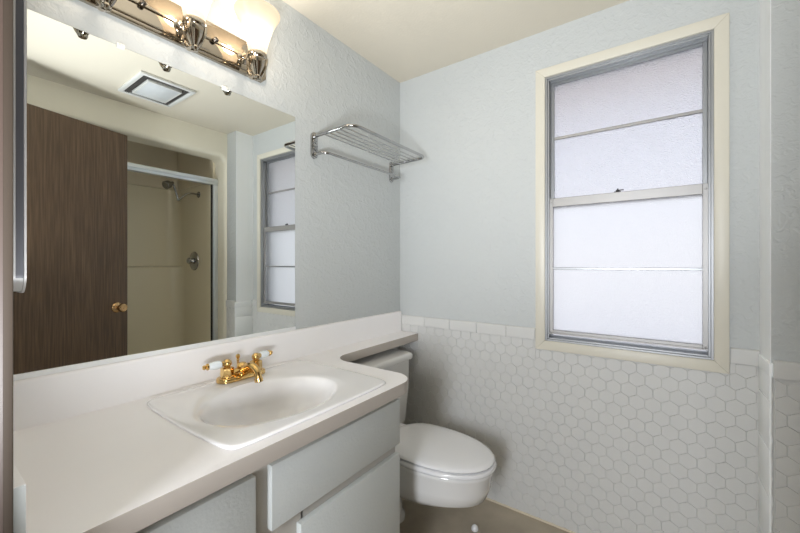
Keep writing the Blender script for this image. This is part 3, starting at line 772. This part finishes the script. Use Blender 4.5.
# ------------------------------------------------------------------ shower
ss = thing('shower_stall', (2.1, -0.9, 0), 'cream fibreglass shower stall in the recess behind the open door', 'shower')
SX1, SYA, SYB = 2.50, -0.20, -1.598
def shell(bm, x1, ya, yb, z0, z1, r):
    P = [(XS+0.168, ya)] + arc(x1-r, ya-r, r, PI/2, 0, 8) + arc(x1-r, yb+r, r, 0, -PI/2, 8) + [(XS+0.168, yb)]
    loft(bm, [[(x, y, z0) for x, y in P], [(x, y, z1) for x, y in P]], False, False, closed=False); return P
b = NB()
P1 = shell(b, SX1, SYA, SYB, 1.180, 1.895, 0.10)
t = 0.035
P2 = [(XS+0.168, SYA-0.0005)] + arc(SX1-0.07-0.10, SYA-0.0005-0.10, 0.10, PI/2, 0, 8) + arc(SX1-0.07-0.10, SYB+0.0005+0.10, 0.10, 0, -PI/2, 8) + [(XS+0.168, SYB+0.0005)]
loft(b, [[(x, y, 1.180) for x, y in P1], [(x*0.4+u*0.6, y*0.4+v*0.6, 1.177) for (x, y), (u, v) in zip(P1, P2)], [(x, y, 1.165) for x, y in P2], [(x, y, 0.07) for x, y in P2]], False, False, closed=False)
loft(b, [[(x, y, 1.895) for x, y in P1], [(x+0.012*(1 if x > 2 else 0), y+0.012*(1 if y > -0.9 else -1), 1.903) for x, y in P1]], False, False, closed=False)
obj('surround', b, 'fibreglass', ss, ang=0.9)
b = NB(); box(b, XS+0.17, SX1, SYB, SYA, 0.001, 0.06); obj('pan', b, 'fibreglass', ss)
b = NB(); box(b, XS+0.06, XS+0.164, OY0+0.001, OY1-0.001, 0.001, 0.129, 0.02, 3); struct('trim_7', b, 'fibreglass', label='cream curb under the shower door frame')
b = NB(); box(b, XS+0.166, SX1+0.12, SYA+0.014, 0.14, 0, HC); struct('wall_shower_end', b, 'showerplaster')
b = NB(); box(b, XS+0.166, SX1+0.12, YE, SYB-0.014, 0, HC); struct('wall_shower_near', b, 'showerplaster')
b = NB(); box(b, SX1+0.02, SX1+0.12, YE, 0.14, 0, HC)
struct('wall_shower_back', b, 'showerplaster')
# shower door frame: header and side channels
sd = thing('shower_door_frame', (XS+0.05, -0.9, 0.13), 'bright aluminium shower door header and side channel across the recess', 'shower door frame')
TXa = XS+0.112
b = NB(); box(b, TXa, TXa+0.05, OY0+0.001, OY1-0.001, 1.868, 1.920, 0.004, 2); box(b, TXa-0.006, TXa+0.001, OY0+0.001, OY1-0.001, 1.889, 1.898, 0.002, 2); obj('header', b, 'track', sd)
b = NB(); box(b, TXa, TXa+0.045, OY1-0.042, OY1-0.001, 0.13, 1.868, 0.004, 2); obj('side_channel', b, 'track', sd)
b = NB(); box(b, TXa, TXa+0.045, OY0+0.001, OY0+0.036, 0.13, 1.868, 0.004, 2); obj('side_channel', b, 'track', sd)
b = NB(); box(b, TXa+0.012, TXa+0.030, OY1-0.050, OY1-0.043, 0.13, 1.868); obj('seal', b, 'dark', sd)
# shower head and arm
shh = thing('showerhead', (2.07, SYA, 1.80), 'chrome shower head on a bent arm inside the shower', 'shower head')
ZA = 1.815; XA = 2.07
b = NB(); lathe(b, [(0.028, 0), (0.026, 0.006), (0.014, 0.010), (0.010, 0.012)], (XA, SYA-0.001, ZA), (0, -1, 0), 22); obj('flange', b, 'chrome', shh)
b = NB(); tube(b, fillet_path([(XA, SYA-0.005, ZA), (XA, SYA-0.085, ZA+0.006), (XA, SYA-0.165, ZA-0.068)], 0.05, 8), 0.0085, 12)
tube(b, [(XA, SYA-0.165, ZA-0.068), (XA, SYA-0.170, ZA-0.06), (XA-0.005, SYA-0.205, ZA+0.045), (XA-0.005, SYA-0.222, ZA+0.060)], 0.008, 12)
lathe(b, [(0.0, -0.013), (0.011, -0.009), (0.013, 0.0), (0.011, 0.009), (0.0, 0.013)], (XA, SYA-0.167, ZA-0.066), (0, 0, 1), 16); obj('arm', b, 'chrome', shh)
b = NB(); lathe(b, [(0.010, -0.01), (0.014, 0.005), (0.016, 0.02), (0.030, 0.032), (0.034, 0.042), (0.034, 0.07), (0.030, 0.074), (0.0, 0.072)], (XA-0.005, SYA-0.216, ZA+0.064), (-0.25, -0.80, -0.42), 24); obj('head', b, 'chrome', shh)
sv = thing('shower_valve', (2.16, SYA, 1.226), 'round chrome shower valve with knob on the shower end wall', 'shower valve')
b = NB(); lathe(b, [(0.085, 0), (0.082, 0.007), (0.060, 0.014), (0.026, 0.018), (0.020, 0.03)], (2.15, SYA-0.001, 1.226), (0, -1, 0), 32); obj('escutcheon', b, 'chrome', sv)
b = NB(); lathe(b, [(0.016, 0.028), (0.026, 0.034), (0.029, 0.045), (0.026, 0.056), (0.012, 0.062), (0.0, 0.063)], (2.15, SYA-0.001, 1.226), (0, -1, 0), 12); obj('knob', b, 'chrome', sv)

# ------------------------------------------------------------------ open wooden door
dr = bpy.data.objects.new('door_1', None); COL.objects.link(dr); dr['kind'] = 'structure'; dr['label'] = 'open dark brown wood veneer door with a brass knob, reflected in the mirror'
dvec = Vector((0.29, 0.957, 0)).normalized(); latch = Vector((1.575, -0.882, 0)); hinge = latch - dvec*0.80
dr.location = hinge; dr.rotation_euler = (0, 0, math.atan2(dvec.x, dvec.y)*-1)
# local frame: +y runs from hinge to latch, -x is the face the mirror sees
def lobj(name, bm, material, parent):
    o = obj(name, bm, material); o.parent = parent; return o
b = NB(); box(b, 0.0, 0.035, 0.0, 0.80, 0.012, 2.040, 0.0015, 1); lobj('slab', b, 'wood', dr)
kb = NB()
lathe(kb, [(0.033, 0), (0.032, 0.004), (0.024, 0.010), (0.013, 0.014), (0.011, 0.028), (0.015, 0.034), (0.025, 0.042), (0.0275, 0.052), (0.024, 0.061), (0.018, 0.064), (0.016, 0.0625), (0.006, 0.0625), (0.005, 0.064), (0, 0.064)], (0.0, 0.735, 0.922), (-1, 0, 0), 28)
lobj('door_knob', kb, 'knobbrass', dr)
kb = NB()
lathe(kb, [(0.033, 0), (0.032, 0.004), (0.024, 0.010), (0.013, 0.014), (0.011, 0.028), (0.015, 0.034), (0.025, 0.042), (0.0275, 0.052), (0.024, 0.061), (0.0, 0.064)], (0.035, 0.735, 0.922), (1, 0, 0), 28)
lobj('door_knob', kb, 'knobbrass', dr)
